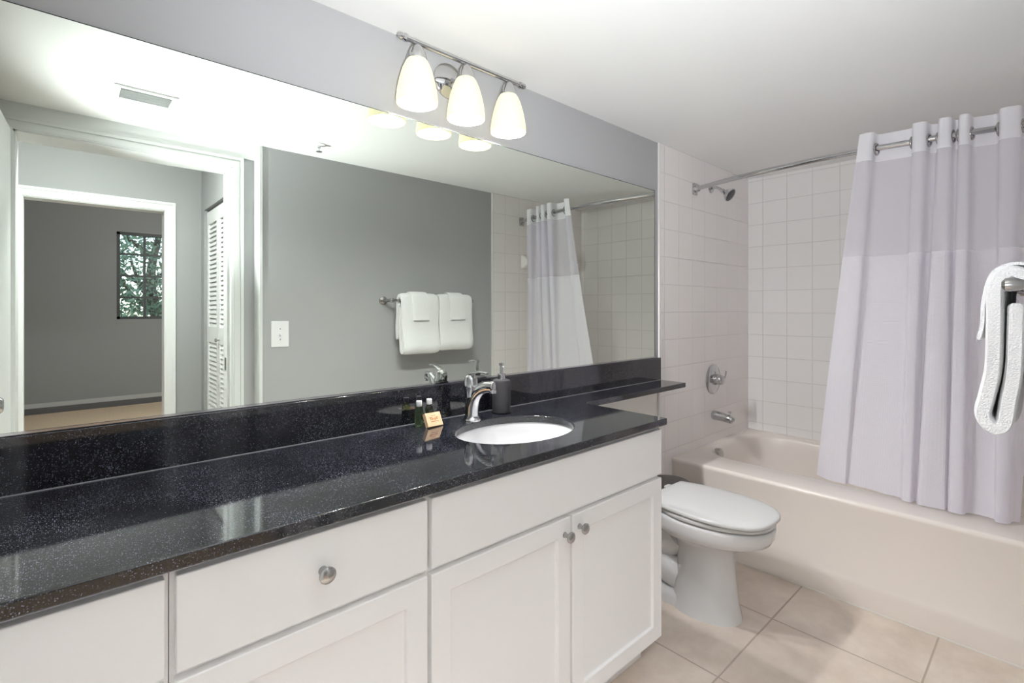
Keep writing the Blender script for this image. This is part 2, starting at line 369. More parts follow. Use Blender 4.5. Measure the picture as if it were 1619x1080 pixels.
# ------------------------------------------------------------------ added fill lights out of view: hall dome, bedroom point
def flush(x, y, z, m, label):
    t = thing('flush_fill_light', (x, y, z), label, 'fill light')
    MB().lathe([(.15, 0), (.155, -.006), (.155, -.022), (.145, -.03)], (x, y, z), n=40).build('base', M['nickel'], t)
    MB().lathe([(.142, -.028), (.14, -.04), (.12, -.065), (.08, -.083), (.04, -.09), (.004, -.092)], (x, y, z), n=40).build('dome', m, t)
    return t
flush(.10, -.55, 2.44, M['fill_dome'], 'round flush opal fill light added out of view in the hall')  # unseen dome added to throw light through the doorway
bl = bpy.data.lights.new('bedroom_fill', 'POINT'); bl.energy = BED_FILL_W; bl.shadow_soft_size = .2  # unseen point light added to brighten the bedroom
blo = bpy.data.objects.new('bedroom_fill', bl); COL.objects.link(blo); blo.location = (1.75, -2.7-OY, 2.0)

# ------------------------------------------------------------------ mirror
t = thing('wall_mirror', (1.0, OY, 1.005), 'huge frameless wall mirror above the black backsplash', 'mirror')
MB().box(XL+.005, 2.333, OY-.006, OY-.001, 1.008, 1.8905).build('mirror_glass', M['mirror'], t, smooth=0)
MB().box(XL+.005, 2.333, OY-.0062, OY-.001, 1.8905, 1.8925).box(2.333, 2.3375, OY-.0062, OY-.001, 1.008, 1.894).build('polished_edge', M['glass_edge'], t, smooth=0)
MB().box(XL+.005, 2.3375, OY-.009, OY-.001, 1.0025, 1.0078).build('bottom_channel', M['chrome'], t, smooth=0)

# ------------------------------------------------------------------ countertop
CT, CB = .882, .858
YF = .915
t = thing('countertop', (1.0, 1.2, CB), 'L-shaped polished black granite vanity top with narrow shelf over the toilet', 'countertop')
SX, SY, SA, SB = 1.07, 1.16, .21, .16
r = .025
poly = [(XL+.002, YF), (1.56, YF), (1.56, 1.262)]
for i in range(1, 7):
    a = PI+ -PI/2*i/6; poly.append((1.585+r*math.cos(a), 1.262+r*math.sin(a)))
poly += [(2.374, 1.287), (2.374, OY-.0215), (XL+.002, OY-.0215)]
def slab():
    bm = bmesh.new(); n = 64
    hole = [(SX+SA*math.cos(2*PI*k/n), SY+SB*math.sin(2*PI*k/n)) for k in range(n)]
    vs = [bm.verts.new((x, y, CT)) for x, y in poly]; hs = [bm.verts.new((x, y, CT)) for x, y in hole]
    es = [bm.edges.new((vs[i], vs[(i+1) % len(vs)])) for i in range(len(vs))]+[bm.edges.new((hs[i], hs[(i+1) % n])) for i in range(n)]
    bmesh.ops.triangle_fill(bm, use_beauty=True, edges=es, normal=(0,0,1))
    fs = list(bm.faces)
    for f in fs:
        if f.normal.z < 0: f.normal_flip()
    ext = bmesh.ops.extrude_face_region(bm, geom=fs)
    bmesh.ops.translate(bm, verts=[v for v in ext['geom'] if isinstance(v, bmesh.types.BMVert)], vec=(0,0,CB-CT))
    bm.verts.index_update(); b = MB()
    b.v = [tuple(v.co) for v in bm.verts]; b.f = [tuple(v.index for v in f.verts) for f in bm.faces]; bm.free(); return b
slab().build('slab', M['granite'], t, bevel=.003, seg=3)
MB().box(XL+.002, 2.374, OY-.021, OY-.0005, CB, 1.001).build('backsplash', M['granite'], t, bevel=.0015)
MB().box(XL+.004, 2.37, OY-.0232, OY-.0208, CT, CT+.0018).build('caulk_line', mat('grey_caulk', (.22,.22,.23), .5), t, smooth=0)

# ------------------------------------------------------------------ sink
t = thing('sink', (SX, SY, .70), 'oval white undermount sink set in the black granite top', 'sink')
rings = []
prof = [(1.10, 0), (1.02, 0), (1.0, -.006), (.985, -.03), (.94, -.075), (.82, -.115), (.6, -.136), (.3, -.143), (.11, -.146)]
N = 64
for s_, dz in prof: rings.append([(SX+SA*s_*math.cos(2*PI*k/N), SY+SB*s_*math.sin(2*PI*k/N), CB-.0006+dz) for k in range(N)])
outer = [(1.10, -.010), (1.04, -.014), (1.02, -.03), (.98, -.085), (.86, -.128), (.62, -.15), (.3, -.157), (.11, -.16)]
rings2 = [[(SX+SA*s_*math.cos(2*PI*k/N), SY+SB*s_*math.sin(2*PI*k/N), CB-.0006+dz) for k in range(N)] for s_, dz in outer]
MB().loft(rings2[::-1]+rings, True, True).build('basin', M['china'], t)
MB().lathe([(.022, -.148), (.027, -.145), (.024, -.1425), (.012, -.1435), (.001, -.1435)], (SX, SY, CB)).build('drain', M['chrome'], t)
# ------------------------------------------------------------------ faucet
FX, FY = 1.035, 1.345
t = thing('faucet', (FX, FY, CT), 'chrome single-lever faucet behind the oval sink', 'faucet')
MB().lathe([(.032, 0), (.032, .004), (.027, .010), (.0245, .016)], (FX, FY, CT), n=36).build('base', M['chrome'], t)
path = crom([(FX, FY, CT+.008), (FX, FY-.002, CT+.045), (FX+.002, FY-.012, CT+.078), (FX+.004, FY-.034, CT+.104), (FX+.007, FY-.066, CT+.120), (FX+.011, FY-.104, CT+.123)], 6)
n = len(path)
MB().tube(path, [.0245-.0095*(i/(n-1))**1.2 for i in range(n)], 22, flat=[(1+.25*i/(n-1), 1-.2*i/(n-1)) for i in range(n)]).build('spout', M['chrome'], t, subsurf=1)
MB().lathe([(.011, 0), (.0125, -.003), (.0125, -.012), (.009, -.014)], (FX+.011, FY-.098, CT+.115), n=20).build('aerator', M['chrome'], t)
MB().lathe([(.024, 0), (.024, .028), (.0255, .032), (.0255, .040), (.024, .046), (.023, .06), (.0195, .072), (.011, .079), (.001, .081)], (FX, FY, CT+.078), (.05, .18, 1), n=32).build('cartridge_cap', M['chrome'], t)
lp = crom([(FX, FY+.012, CT+.154), (FX+.003, FY-.015, CT+.163), (FX+.006, FY-.045, CT+.168), (FX+.009, FY-.072, CT+.1655)], 5)
MB().tube(lp, [.0105-.0035*i/(len(lp)-1) for i in range(len(lp))], 14, flat=(1.2, .5)).build('lever', M['chrome'], t, subsurf=1)
MB().tube([(FX-.004, FY+.03, CT+.005), (FX-.004, FY+.03, CT+.12)], .0025, 8).lathe([(.005, 0), (.006, .006), (.003, .012)], (FX-.004, FY+.03, CT+.118), n=12).build('lift_rod', M['chrome'], t)

# ------------------------------------------------------------------ soap dispenser
DX, DY = 1.192, 1.372
t = thing('soap_dispenser', (DX, DY, CT), 'charcoal cylindrical soap dispenser with chrome pump beside the faucet', 'soap dispenser')
MB().lathe([(.030, 0), (.0335, .003), (.0335, .112), (.031, .119), (.022, .1225), (.014, .123)], (DX, DY, CT), n=40).build('bottle', M['charcoal'], t)
MB().lathe([(.0145, .1225), (.0145, .141), (.012, .143), (.006, .144), (.006, .172), (.0095, .173), (.0095, .180), (.002, .182)], (DX, DY, CT), n=24).tube([(DX, DY, CT+.177), (DX-.012, DY-.02, CT+.178), (DX-.019, DY-.032, CT+.173)], [.0042, .004, .003], 10).build('pump', M['chrome'], t)

# ------------------------------------------------------------------ toiletry bottles and soap box
def bottle(x, y, label):
    t = thing('shampoo_bottle', (x, y, CT), label, 'bottle', 'little green bottles by the sink')
    MB().lathe([(.0125, 0), (.0138, .003), (.0138, .048), (.012, .055), (.0075, .0605), (.007, .067)], (x, y, CT), n=28).build('body', M['green'], t)
    MB().lathe([(.0088, .0655), (.0092, .067), (.0092, .081), (.0085, .083), (.001, .0832)], (x, y, CT), n=24).build('cap', M['cap'], t)
bottle(.853, 1.388, 'small green bottle with white cap, left one behind the kraft soap box')
bottle(.897, 1.397, 'small green bottle with white cap, right one nearer the faucet')
t = thing('soap_box', (.891, 1.346, CT), 'small kraft paper soap box leaning on two green bottles', 'box')
t.rotation_euler = (math.radians(-27), math.radians(2), math.radians(7))
b = MB(); b.box(.859, .921, 1.344, 1.358, CT+.003, CT+.048); b.build('carton', M['kraft'], t, bevel=.0008)
b = MB()
for (u0, u1, v0, v1) in [(.874,.877,.024,.033),(.874,.881,.031,.033),(.879,.881,.024,.031),(.883,.885,.024,.033),(.883,.888,.027,.029),(.892,.894,.024,.033),(.892,.899,.024,.026),(.898,.9,.026,.033),(.902,.904,.024,.033),(.902,.907,.031,.033),(.874,.907,.018,.0195),(.88,.90,.037,.0382)]:
    b.box(u0, u1, 1.3435, 1.3441, CT+v0, CT+v1)
b.build('print', M['ink'], t, smooth=0)

# ------------------------------------------------------------------ vanity cabinets
def knob(x, z, parent):
    MB().lathe([(.0085, 0), (.0075, .003), (.0055, .008), (.006, .014), (.0115, .018), (.0152, .0215), (.0155, .0255), (.012, .0285), (.005, .0297), (.0005, .030)], (x, .930, z), (0,-1,0), n=28).build('knob', M['nickel'], parent)
def flat_front(name, x0, x1, z0, z1, parent):
    return MB().box(x0, x1, .930, .9488, z0, z1).build(name, M['white'], parent, bevel=.0025)
def shaker(x0, x1, z0, z1, parent):
    def R(d, y): return [(x0+d, y, z0+d), (x1-d, y, z0+d), (x1-d, y, z1-d), (x0+d, y, z1-d)]
    sw = .050
    b = MB(); b.loft([R(0, .9488), R(0, .932), R(.002, .930), R(sw, .930), R(sw+.0015, .9308), R(sw+.004, .938), R(sw+.006, .939)])
    return b.build('door', M['white'], parent, smooth=20)
def cabinet(x0, x1, label, frames):
    t = thing('vanity_cabinet', ((x0+x1)/2, 1.2, 0), label, 'cabinet', None)
    b = MB()
    b.box(x0+.0005, x0+.018, .967, OY-.03, .115, CB-.001).box(x1-.018, x1-.0005, .967, OY-.03, .115, CB-.001).box(x0+.018, x1-.018, .967, OY-.03, .115, .133).box(x0+.018, x1-.018, OY-.04, OY-.03, .133, CB-.001)
    b.build('carcass', M['white'], t, smooth=0)
    b = MB()
    st = .03
    b.box(x0+.0005, x0+st, .949, .967, .115, CB-.001).box(x1-st, x1-.0005, .949, .967, .115, CB-.001)
    b.box(x0+st, x1-st, .949, .967, .83, CB-.001).box(x0+st, x1-st, .949, .967, .665, .70).box(x0+st, x1-st, .949, .967, .115, .14)
    if frames: b.box(frames-.03, frames+.03, .949, .967, .14, .665)
    b.build('face_frame', M['white'], t, smooth=0)
    MB().box(x0+.001, x1-.001, 1.015, 1.03, .001, .115).build('toe_kick', M['white'], t, smooth=0)
    return t
c = cabinet(XL+.003, .124, 'leftmost white vanity cabinet, cut off by the frame edge', 0)
flat_front('drawer', XL+.012, .1175, .688, .843, c)
shaker(XL+.012, .1175, .12, .675, c)
c = cabinet(.1245, .598, 'white vanity cabinet with one centred drawer knob', 0)
d = flat_front('drawer', .1315, .594, .688, .843, c); knob(.3625, .770, d)
shaker(.1315, .594, .12, .675, c)
c = cabinet(.5985, 1.552, 'wide white sink cabinet with two knobbed doors under the sink', 1.073)
flat_front('false_front', .6045, 1.549, .686, .843, c)
d = shaker(.6045, 1.068, .12, .673, c); knob(1.043, .628, d)
d = shaker(1.0775, 1.549, .12, .673, c); knob(1.106, .634, d)

# ------------------------------------------------------------------ vanity light
LY, LZ = 1.346, .832+1.263
t = thing('vanity_light', (1.01, OY, LZ-.03), 'chrome three-shade vanity light above the mirror', 'wall light')
MB().lathe([(.062, 0), (.062, .006), (.056, .012), (.035, .02), (.02, .024)], (1.01, OY, LZ-.03), (0,-1,0), n=40).build('backplate', M['chrome'], t)
MB().tube(crom([(1.01, OY-.02, LZ-.03), (1.01, OY-.05, LZ-.045), (1.01, OY-.085, LZ-.035), (1.01, LY, LZ-.004)], 6), .007, 12).build('arm', M['chrome'], t)
b = MB(); b.tube([(.775, LY, LZ), (1.265, LY, LZ)], .0085, 16)
for x, sg in ((.775, -1), (1.265, 1)):
    b.lathe([(.0105, -.004), (.0125, .003), (.0085, .010), (.011, .016), (.009, .024), (.001, .028)], (x-sg*.006, LY, LZ), (sg,0,0), n=18)
b.build('rail', M['chrome'], t)
for i, x in enumerate((.82, 1.01, 1.202)):
    zb = .640+1.263
    MB().lathe([(.006, .186), (.012, .183), (.02, .172), (.0275, .155), (.032, .140), (.031, .136), (.004, .137)], (x, LY, zb), n=30).build('cap', M['chrome'], t)
    sh = MB().lathe([(.029, .138), (.036, .128), (.045, .108), (.054, .078), (.061, .045), (.065, .012), (.0645, 0), (.0615, 0), (.062, .012), (.058, .045), (.051, .078), (.042, .108), (.033, .127)], (x, LY, zb), n=40, cap0=False, cap1=False).build('shade', M['shade'], t)
    MB().lathe([(.012, .130), (.014, .115), (.021, .098), (.022, .086), (.016, .072), (.001, .067)], (x, LY, zb), n=20).build('bulb', M['bulb'], sh)
    l = bpy.data.lights.new('bulb_glow', 'POINT'); l.energy = BULB_W; l.color = (.965, .97, 1); l.shadow_soft_size = .022
    lo = bpy.data.objects.new('bulb_glow', l); COL.objects.link(lo); lo.location = (x, LY-OY, zb+.026)

# ------------------------------------------------------------------ tub
TX0, TX1, TY0, TY1, TZ = 2.505, XR-.0005, YW+.0095, OY-.0095, .437
t = thing('bathtub', ((TX0+TX1)/2, .7, 0), 'bone coloured built-in bathtub with tiled surround', 'bathtub')
K = 9
def ring(x0, x1, y0, y1, r, z): return [(x, y, z) for x, y in rrect(x0, x1, y0, y1, r, K)]
IX0, IX1, IY0, IY1 = 2.722, 3.455, .085, 1.385
rings = [ring(TX0-.012, TX1, TY0, TY1, .002, 0.0), ring(TX0-.012, TX1, TY0, TY1, .002, .085), ring(TX0-.008, TX1, TY0, TY1, .002, .105), ring(TX0+.003, TX1, TY0, TY1, .002, .135), ring(TX0+.003, TX1, TY0, TY1, .002, TZ-.03),
         ring(TX0-.001, TX1, TY0, TY1, .003, TZ-.018), ring(TX0, TX1, TY0, TY1, .004, TZ-.007), ring(TX0+.008, TX1, TY0, TY1, .006, TZ-.0005), ring(TX0+.016, TX1, TY0, TY1, .01, TZ),
         ring(IX0-.014, IX1+.012, IY0-.012, IY1+.012, .20, TZ), ring(IX0, IX1, IY0, IY1, .20, TZ-.006), ring(IX0+.01, IX1-.008, IY0+.012, IY1-.008, .20, TZ-.025),
         ring(IX0+.03, IX1-.03, IY0+.06, IY1-.03, .20, TZ-.13), ring(IX0+.045, IX1-.045, IY0+.12, IY1-.05, .20, TZ-.22), ring(IX0+.06, IX1-.06, IY0+.18, IY1-.075, .19, TZ-.28), ring(IX0+.10, IX1-.10, IY0+.24, IY1-.12, .16, TZ-.318), ring(IX0+.16, IX1-.16, IY0+.3, IY1-.18, .12, TZ-.325)]
MB().loft(rings).build('tub_shell', M['tub'], t, smooth=50)
MB().lathe([(.036, -.02), (.036, .004), (.031, .009), (.012, .011), (.001, .011)], (2.895, 1.352, .395), (0,-1,.12), n=32).build('overflow_plate', M['nickel'], t)
MB().box(TX0-.0155, TX0-.0125, TY0, TY1, .0005, .006).build('caulk_line', mat('white_caulk', (.78,.75,.7), .5), t, smooth=0)

# ------------------------------------------------------------------ shower fittings
SXX = 2.965
t = thing('shower', (SXX, OY, 2.0), 'chrome shower head on short arm above the tub', 'shower head')
MB().lathe([(.03, 0), (.028, .006), (.014, .012)], (SXX, OY-.0085, 2.005), (0,-1,0), n=28).build('flange', M['chrome'], t)
MB().tube(crom([(SXX, OY-.012, 2.005), (SXX, OY-.04, 2.006), (SXX, OY-.065, 1.992), (SXX-.0, OY-.085, 1.972)], 6), .0085, 12).build('arm', M['chrome'], t)
A = Vector((0, -.78, -.55)).normalized(); c0 = Vector((SXX, OY-.078, 1.98))
MB().lathe([(.012, 0), (.014, .008), (.012, .016), (.02, .026), (.034, .045), (.041, .056), (.042, .062), (.04, .065)], c0, A, n=32).build('head', M['chrome'], t)
MB().lathe([(.0385, .0645), (.036, .0665), (.02, .068), (.001, .0683)], c0, A, n=32).build('spray_face', M['dark_chrome'], t)
t = thing('shower_valve', (2.99, OY, .825), 'chrome round shower valve with lever on the tiled wall', 'shower valve')
MB().lathe([(.092, 0), (.092, .004), (.086, .009), (.06, .014), (.035, .017), (.034, .03)], (2.99, OY-.0085, .825), (0,-1,0), n=44).build('escutcheon', M['chrome'], t)
MB().lathe([(.03, .028), (.031, .05), (.028, .06), (.02, .066), (.001, .068)], (2.99, OY-.0085, .825), (0,-1,0), n=30).build('hub', M['chrome'], t)
MB().tube(crom([(2.97, OY-.055, .826), (3.01, OY-.06, .828), (3.045, OY-.062, .842), (3.062, OY-.06, .875)], 5), [.011]*5+[.009]*5+[.0065]*6, 12, flat=(.7, 1)).build('lever', M['chrome'], t, subsurf=1)
t = thing('tub_spout', (2.98, OY, .60), 'chrome tub spout on the tiled wall below the valve', 'tub spout')
pth = [(2.98, OY-.009, .605), (2.98, OY-.03, .606), (2.98, OY-.07, .603), (2.98, OY-.11, .597), (2.98, OY-.135, .590), (2.98, OY-.142, .583)]
MB().tube(pth, [.031, .029, .027, .026, .024, .017], 22).build('spout_body', M['chrome'], t, subsurf=1)
MB().lathe([(.005, 0), (.005, .014), (.009, .016), (.009, .023), (.002, .025)], (2.98, OY-.118, .618), n=14).build('diverter', M['chrome'], t)

# ------------------------------------------------------------------ curtain rod, rings and curtain
RZ = 1.966
def rodx(Y): return 2.757-.118*max(0, 1-((Y-.70)/.745)**2)
t = thing('curtain_rod', (2.75, .7, RZ), 'curved chrome shower curtain rod between the tiled walls', 'curtain rod')
ys = [YW+.02+(OY-.03-YW-.02)*i/60 for i in range(61)]
MB().tube([(rodx(y), y, RZ) for y in ys], .0125, 16).build('rod', M['chrome'], t)
for y, sg in ((OY-.0085, -1), (YW+.0085, 1)):
    MB().box(2.735, 2.779, min(y, y+sg*.012), max(y, y+sg*.012), RZ-.034, RZ+.034).build('bracket', M['chrome'], t, bevel=.004).name
    MB().lathe([(.02, .01), (.02, .03), (.0165, .035)], (2.757, y, RZ), (-.2, sg, 0), n=20).build('socket', M['chrome'], t)
ctrl = [(.592,-.024,.800),(.560,-.034,.745),(.541,-.02,.675),(.53,.028,.655),(.475,.034,.56),(.418,.028,.47),(.408,-.028,.45),(.384,-.038,.434),(.364,-.028,.418),(.356,.024,.412),(.335,.03,.402),(.326,-.028,.396),(.306,-.038,.352),(.289,-.028,.312),(.283,.02,.309),(.273,.024,.303),(.265,-.028,.299),(.25,-.038,.277),(.235,-.028,.253),(.226,.028,.243),(.19,.036,.205),(.160,.03,.170),(.15,-.024,.162),(.122,-.036,.145),(.094,-.026,.125),(.085,.026,.118),(.06,.034,.107),(.02,.03,.098)]
dense = crom([(a, b, c) for a, b, c in ctrl], 7)
ZT, ZB = RZ+.068, TZ+.006
def cpt(p, z):
    f = (ZT-z)/(ZT-ZB); fz = min(1, max(0, f)); ff = fz**1.0
    y = p[0]*(1-ff)+p[2]*ff
    amp = p[1]*(1-.42*ff)
    x = (rodx(p[0])*(1-ff)+(2.672+.085*max(0, (y-.45)/.33)**1.6+.05*max(0, (.2-y)/.1)**2*.4)*ff)+amp
    x += .004*math.sin(9*y*6+z*5)*ff
    return (x, y, z)
def csheet(zs):
    b = MB(); n = len(dense); b.uv = []
    arc = [0]
    for i in range(1, n): arc.append(arc[-1]+math.hypot(dense[i][0]-dense[i-1][0], dense[i][1]-dense[i-1][1]))
    for z in zs:
        for i, p in enumerate(dense): b.v.append(cpt(p, z)); b.uv.append((arc[i], z))
    for j in range(len(zs)-1):
        for i in range(n-1): b.f.append((j*n+i, j*n+i+1, (j+1)*n+i+1, (j+1)*n+i))
    return b
t = thing('shower_curtain', (2.66, .35, TZ+.006), 'white shower curtain with sheer window hanging from curved rod', 'curtain')
zsh, zwf = RZ-.052, 1.263+.235
csheet([ZT-(ZT-zsh)*i/6 for i in range(7)]).build('heading_band', M['band'], t, smooth=80)
csheet([zsh+.0-(zsh-zwf)*i/12 for i in range(13)]).build('sheer_panel', M['sheer'], t, smooth=80)
csheet([zwf-(zwf-ZB)*i/30 for i in range(31)]).build('waffle_panel', M['curt'], t, smooth=80)
for y in (.535, .413, .36, .33, .287, .268, .231, .155, .09):
    MB().torus((rodx(y), y, RZ-.004), (.15, 1, 0), .024, .004).build('ring', M['nickel'], t)

# ------------------------------------------------------------------ ceramic bar on the tiled end wall
t = thing('ceramic_towel_bar', (3.09, YW, 1.64), 'white ceramic towel bar on tiled wall behind the curtain', 'towel bar')
for x in (2.79, 3.395):
    MB().loft([[(x+u, YW+.0085, 1.643+v) for u, v in rrect(-.035, .035, -.055, .055, .015, 4)], [(x+u, YW+.03, 1.643+v) for u, v in rrect(-.03, .03, -.048, .048, .015, 4)], [(x+u, YW+.06, 1.643+v) for u, v in rrect(-.019, .019, -.024, .024, .015, 4)], [(x+u, YW+.075, 1.643+v) for u, v in rrect(-.012, .012, -.016, .016, .01, 4)]]).build('post', M['porcelain'], t)
MB().tube([(2.8, YW+.055, 1.643), (3.385, YW+.055, 1.643)], .009, 12).build('bar', M['porcelain'], t)

# ------------------------------------------------------------------ towel bar and towels
BX0, BX1, BYY, BZ = 1.53, 2.165, .068, 1.263+.052
t = thing('towel_bar', (1.85, YW, BZ), 'brushed metal towel bar on the grey wall holding towels', 'towel bar')
MB().tube([(BX0, BYY, BZ), (BX1, BYY, BZ)], .0085, 14).build('bar', M['nickel'], t)
for x in (BX0+.005, BX1-.005):
    MB().lathe([(.027, .0005), (.027, .008), (.02, .014), (.0115, .02), (.0105, .10), (.014, .108), (.0145, .128), (.008, .134)], (x, YW, BZ), (0,1,0), n=24).build('post', M['nickel'], t)
def ribbon(pts, th, x0, x1, wob, seed, nx=14):
    """thick folded cloth: centre line pts (Y, z), extruded along X"""
    P = crom([(0, a, b) for a, b in pts], 7); n = len(P); rnd = random.Random(seed)
    ph = [rnd.uniform(0, 6) for _ in range(4)]
    rings = []
    for j in range(nx+1):
        u = j/nx; x = x0+(x1-x0)*u; L, R = [], []
        for i, p in enumerate(P):
            tn = (P[min(i+1,n-1)]-P[max(i-1,0)]).normalized(); nr = Vector((0, -tn.z, tn.y))
            e = math.sin(min(1, min(i, n-1-i)/3+.35)*PI/2); h = th/2*e
            low = max(0, min(1, (BZ+.02-p.z)/.3))
            dy = wob*low*(math.sin(x*38+ph[0])*.6+math.sin(x*17+ph[1]))
            dz = wob*low*.6*math.sin(x*21+ph[2]); dx = wob*.7*math.sin(p.z*30+ph[3])*(2*abs(u-.5))**3
            ee = 1-.35*(2*abs(u-.5))**12
            for lst, sg in ((L, 1), (R, -1)): q = p+nr*h*sg*ee; lst.append((x+dx, q.y+dy, q.z+dz))
        rings.append(L+R[::-1])
    return MB().loft(rings)
g = 'folded bath towels on the bar'
pb = [(.030, BZ-.25), (.034, BZ-.12), (.037, BZ-.01), (.066, BZ+.031), (.096, BZ+.006), (.099, BZ-.08), (.101, BZ-.19), (.112, BZ-.262), (.118, BZ-.303), (.101, BZ-.330), (.083, BZ-.318), (.0755, BZ-.265), (.0665, BZ-.19), (.064, BZ-.09), (.063, BZ-.040)]
t = tag(ribbon(pb, .032, 1.588, 1.858, .0025, 1).build('bath_towel', M['towel'], smooth=70), 'white folded bath towel nearest the doorway on the towel bar', 'towel', g)
t = tag(ribbon([(a, z+(.012 if z < BZ-.2 else 0)) for a, z in pb], .032, 1.866, 2.138, .003, 5).build('bath_towel', M['towel'], smooth=70), 'white folded bath towel nearest the tiled tub end of the bar', 'towel', g)
g = 'washcloths over the bath towels'
pw = [(.006, BZ-.12), (.010, BZ-.03), (.028, BZ+.035), (.066, BZ+.054), (.106, BZ+.033), (.121, BZ-.03), (.124, BZ-.09), (.131, BZ-.128)]
tag(ribbon(pw, .010, 1.655, 1.775, .002, 2, 8).build('washcloth', M['towel'], smooth=70), 'small white washcloth over the bath towel nearest the doorway', 'washcloth', g)
tag(ribbon(pw, .010, 1.945, 2.062, .002, 3, 8).build('washcloth', M['towel'], smooth=70), 'small white washcloth over the bath towel nearest the tub', 'washcloth', g)

# ------------------------------------------------------------------ toilet
TCX = 2.015
t = thing('toilet', (TCX, 1.0, 0), 'white elongated toilet between the vanity and the tub', 'toilet')
def egg(yf, yb, hw, z, n=48, back=.82, sq=2.3, cx=TCX):
    out = []; ym = yf+(yb-yf)*.56
    for k in range(n):
        a = 2*PI*k/n; c_, s_ = math.cos(a), math.sin(a)
        if s_ < 0: x = hw*math.copysign(abs(c_)**(2/2.15), c_); y = ym+(ym-yf)*math.copysign(abs(s_)**(2/2.15), s_)
        else:
            x = hw*math.copysign(abs(c_)**(2/sq), c_); y = ym+(yb-ym)*abs(s_)**(2/sq)
            x *= 1-(1-back)*((y-ym)/(yb-ym))**1.5
        out.append((cx+x, y, z))
    return out
b = MB()
b.loft([egg(.855, 1.16, .112, 0), egg(.857, 1.16, .110, .012), egg(.868, 1.14, .100, .06), egg(.880, 1.12, .094, .16), egg(.886, 1.12, .091, .25), egg(.880, 1.14, .094, .285), egg(.862, 1.18, .108, .303), egg(.825, 1.21, .138, .318), egg(.775, 1.225, .170, .332), egg(.745, 1.232, .184, .348), egg(.735, 1.235, .188, .368), egg(.731, 1.235, .189, .395), egg(.732, 1.235, .188, .405), egg(.736, 1.232, .184, .4078), egg(.768, 1.215, .152, .408)])
b.loft([[(TCX+x, y, z) for x, y in rrect(-.095+d, .095-d, 1.0, 1.37-d, .06, 6)] for z, d in ((0, 0), (.03, .003), (.045, .012), (.052, .03))])
pt = crom([(TCX, 1.12, .29), (TCX, 1.19, .235), (TCX, 1.26, .20), (TCX, 1.31, .13), (TCX, 1.30, .04)], 6)
b.tube(pt, [.085]*6+[.08]*6+[.072]*6+[.066]*7, 20)
pt = crom([(TCX, 1.10, .10), (TCX, 1.17, .12), (TCX, 1.24, .19), (TCX, 1.27, .24)], 6)
b.tube(pt, .075, 20)
b.loft([[(TCX+x, y, z) for x, y in rrect(-.07, .07, 1.14, 1.42, .03, 5)] for z in (.22, .30, .37, .395)])
b.build('bowl', M['china'], t, smooth=60)
MB().loft([egg(.765, 1.205, .155, .4138, back=.8), egg(.735, 1.218, .185, .4140, back=.8), egg(.732, 1.218, .187, .416, back=.8), egg(.732, 1.218, .187, .427, back=.8), egg(.735, 1.218, .185, .4290, back=.8), egg(.765, 1.205, .155, .4292, back=.8)]).build('seat', M['seat'], t, smooth=60)
half = crom([(0, .724, 0), (.06, .7285, 0), (.11, .751, 0), (.15, .80, 0), (.176, .865, 0), (.187, .945, 0), (.185, 1.03, 0), (.172, 1.12, 0), (.152, 1.19, 0)], 4)
hp = [(p.x, p.y) for p in half]+[(.148, 1.199), (.12, 1.2015), (.06, 1.202)]
hp = hp+[(0, 1.202)]+[(-x, y) for x, y in hp[::-1][:-1]]
def lid(d, z): return [(TCX+x*(1-d/.187), .97+(y-.97)*(1-d/.24), z) for x, y in hp]
MB().loft([lid(.035, .4348), lid(.002, .4350), lid(0, .4375), lid(0, .446), lid(.003, .4495), lid(.012, .4525), lid(.05, .4548), lid(.12, .4555)]).build('lid', M['seat'], t, smooth=60)
for sx in (-.075, .075): MB().loft([[(TCX+sx+x, y, z) for x, y in rrect(-.022, .022, 1.197, 1.232, .008, 4)] for z in (.409, .432, .438)]).build('hinge', M['seat'], t)

# ------------------------------------------------------------------ waste bin
bx, by, br = 2.272, 1.318, .1
t = thing('waste_bin', (bx, by, 0), 'round dark taupe waste bin behind the toilet by the tub', 'waste bin')
MB().lathe([(.082, 0), (.085, .004), (.098, .352), (.098, .357)], (bx, by, 0), n=40).build('bin_body', M['rubber'], t)
MB().lathe([(.099, .359), (.1015, .362), (.1015, .382), (.096, .391), (.066, .397), (.001, .399)], (bx, by, 0), n=40).build('bin_lid', M['rubber'], t)

# ------------------------------------------------------------------ open bathroom door
ang = math.radians(92.5)
t = thing('door_3', (-.166, YD+.02, 0), 'white bathroom door standing open against the left side', 'door'); t['kind'] = 'structure'
o0 = (-.166, YD+.02, 0)
b = MB(); b.box(o0[0]-.036, o0[0], o0[1]+.002, o0[1]+.842, .012, 2.035); b.build('door_leaf', M['trim'], t, bevel=.002)
b = MB()
for s_ in (1,):
    b.lathe([(.032, 0), (.032, .004), (.026, .009), (.012, .012), (.011, .03), (.020, .036), (.0275, .046), (.028, .056), (.02, .064), (.004, .066)], (o0[0]+.0, o0[1]+.78, .958), (s_,0,0), n=28)
b.build('door_knob', M['chrome'], t)
t.rotation_euler = (0, 0, math.radians(2.8))
st = tag(MB().box(.6695, .6722, YD-.095, YD-.068, .92, .99).build('strike_plate', M['nickel'], smooth=0), 'small metal strike plate on the bathroom door jamb', 'strike plate')

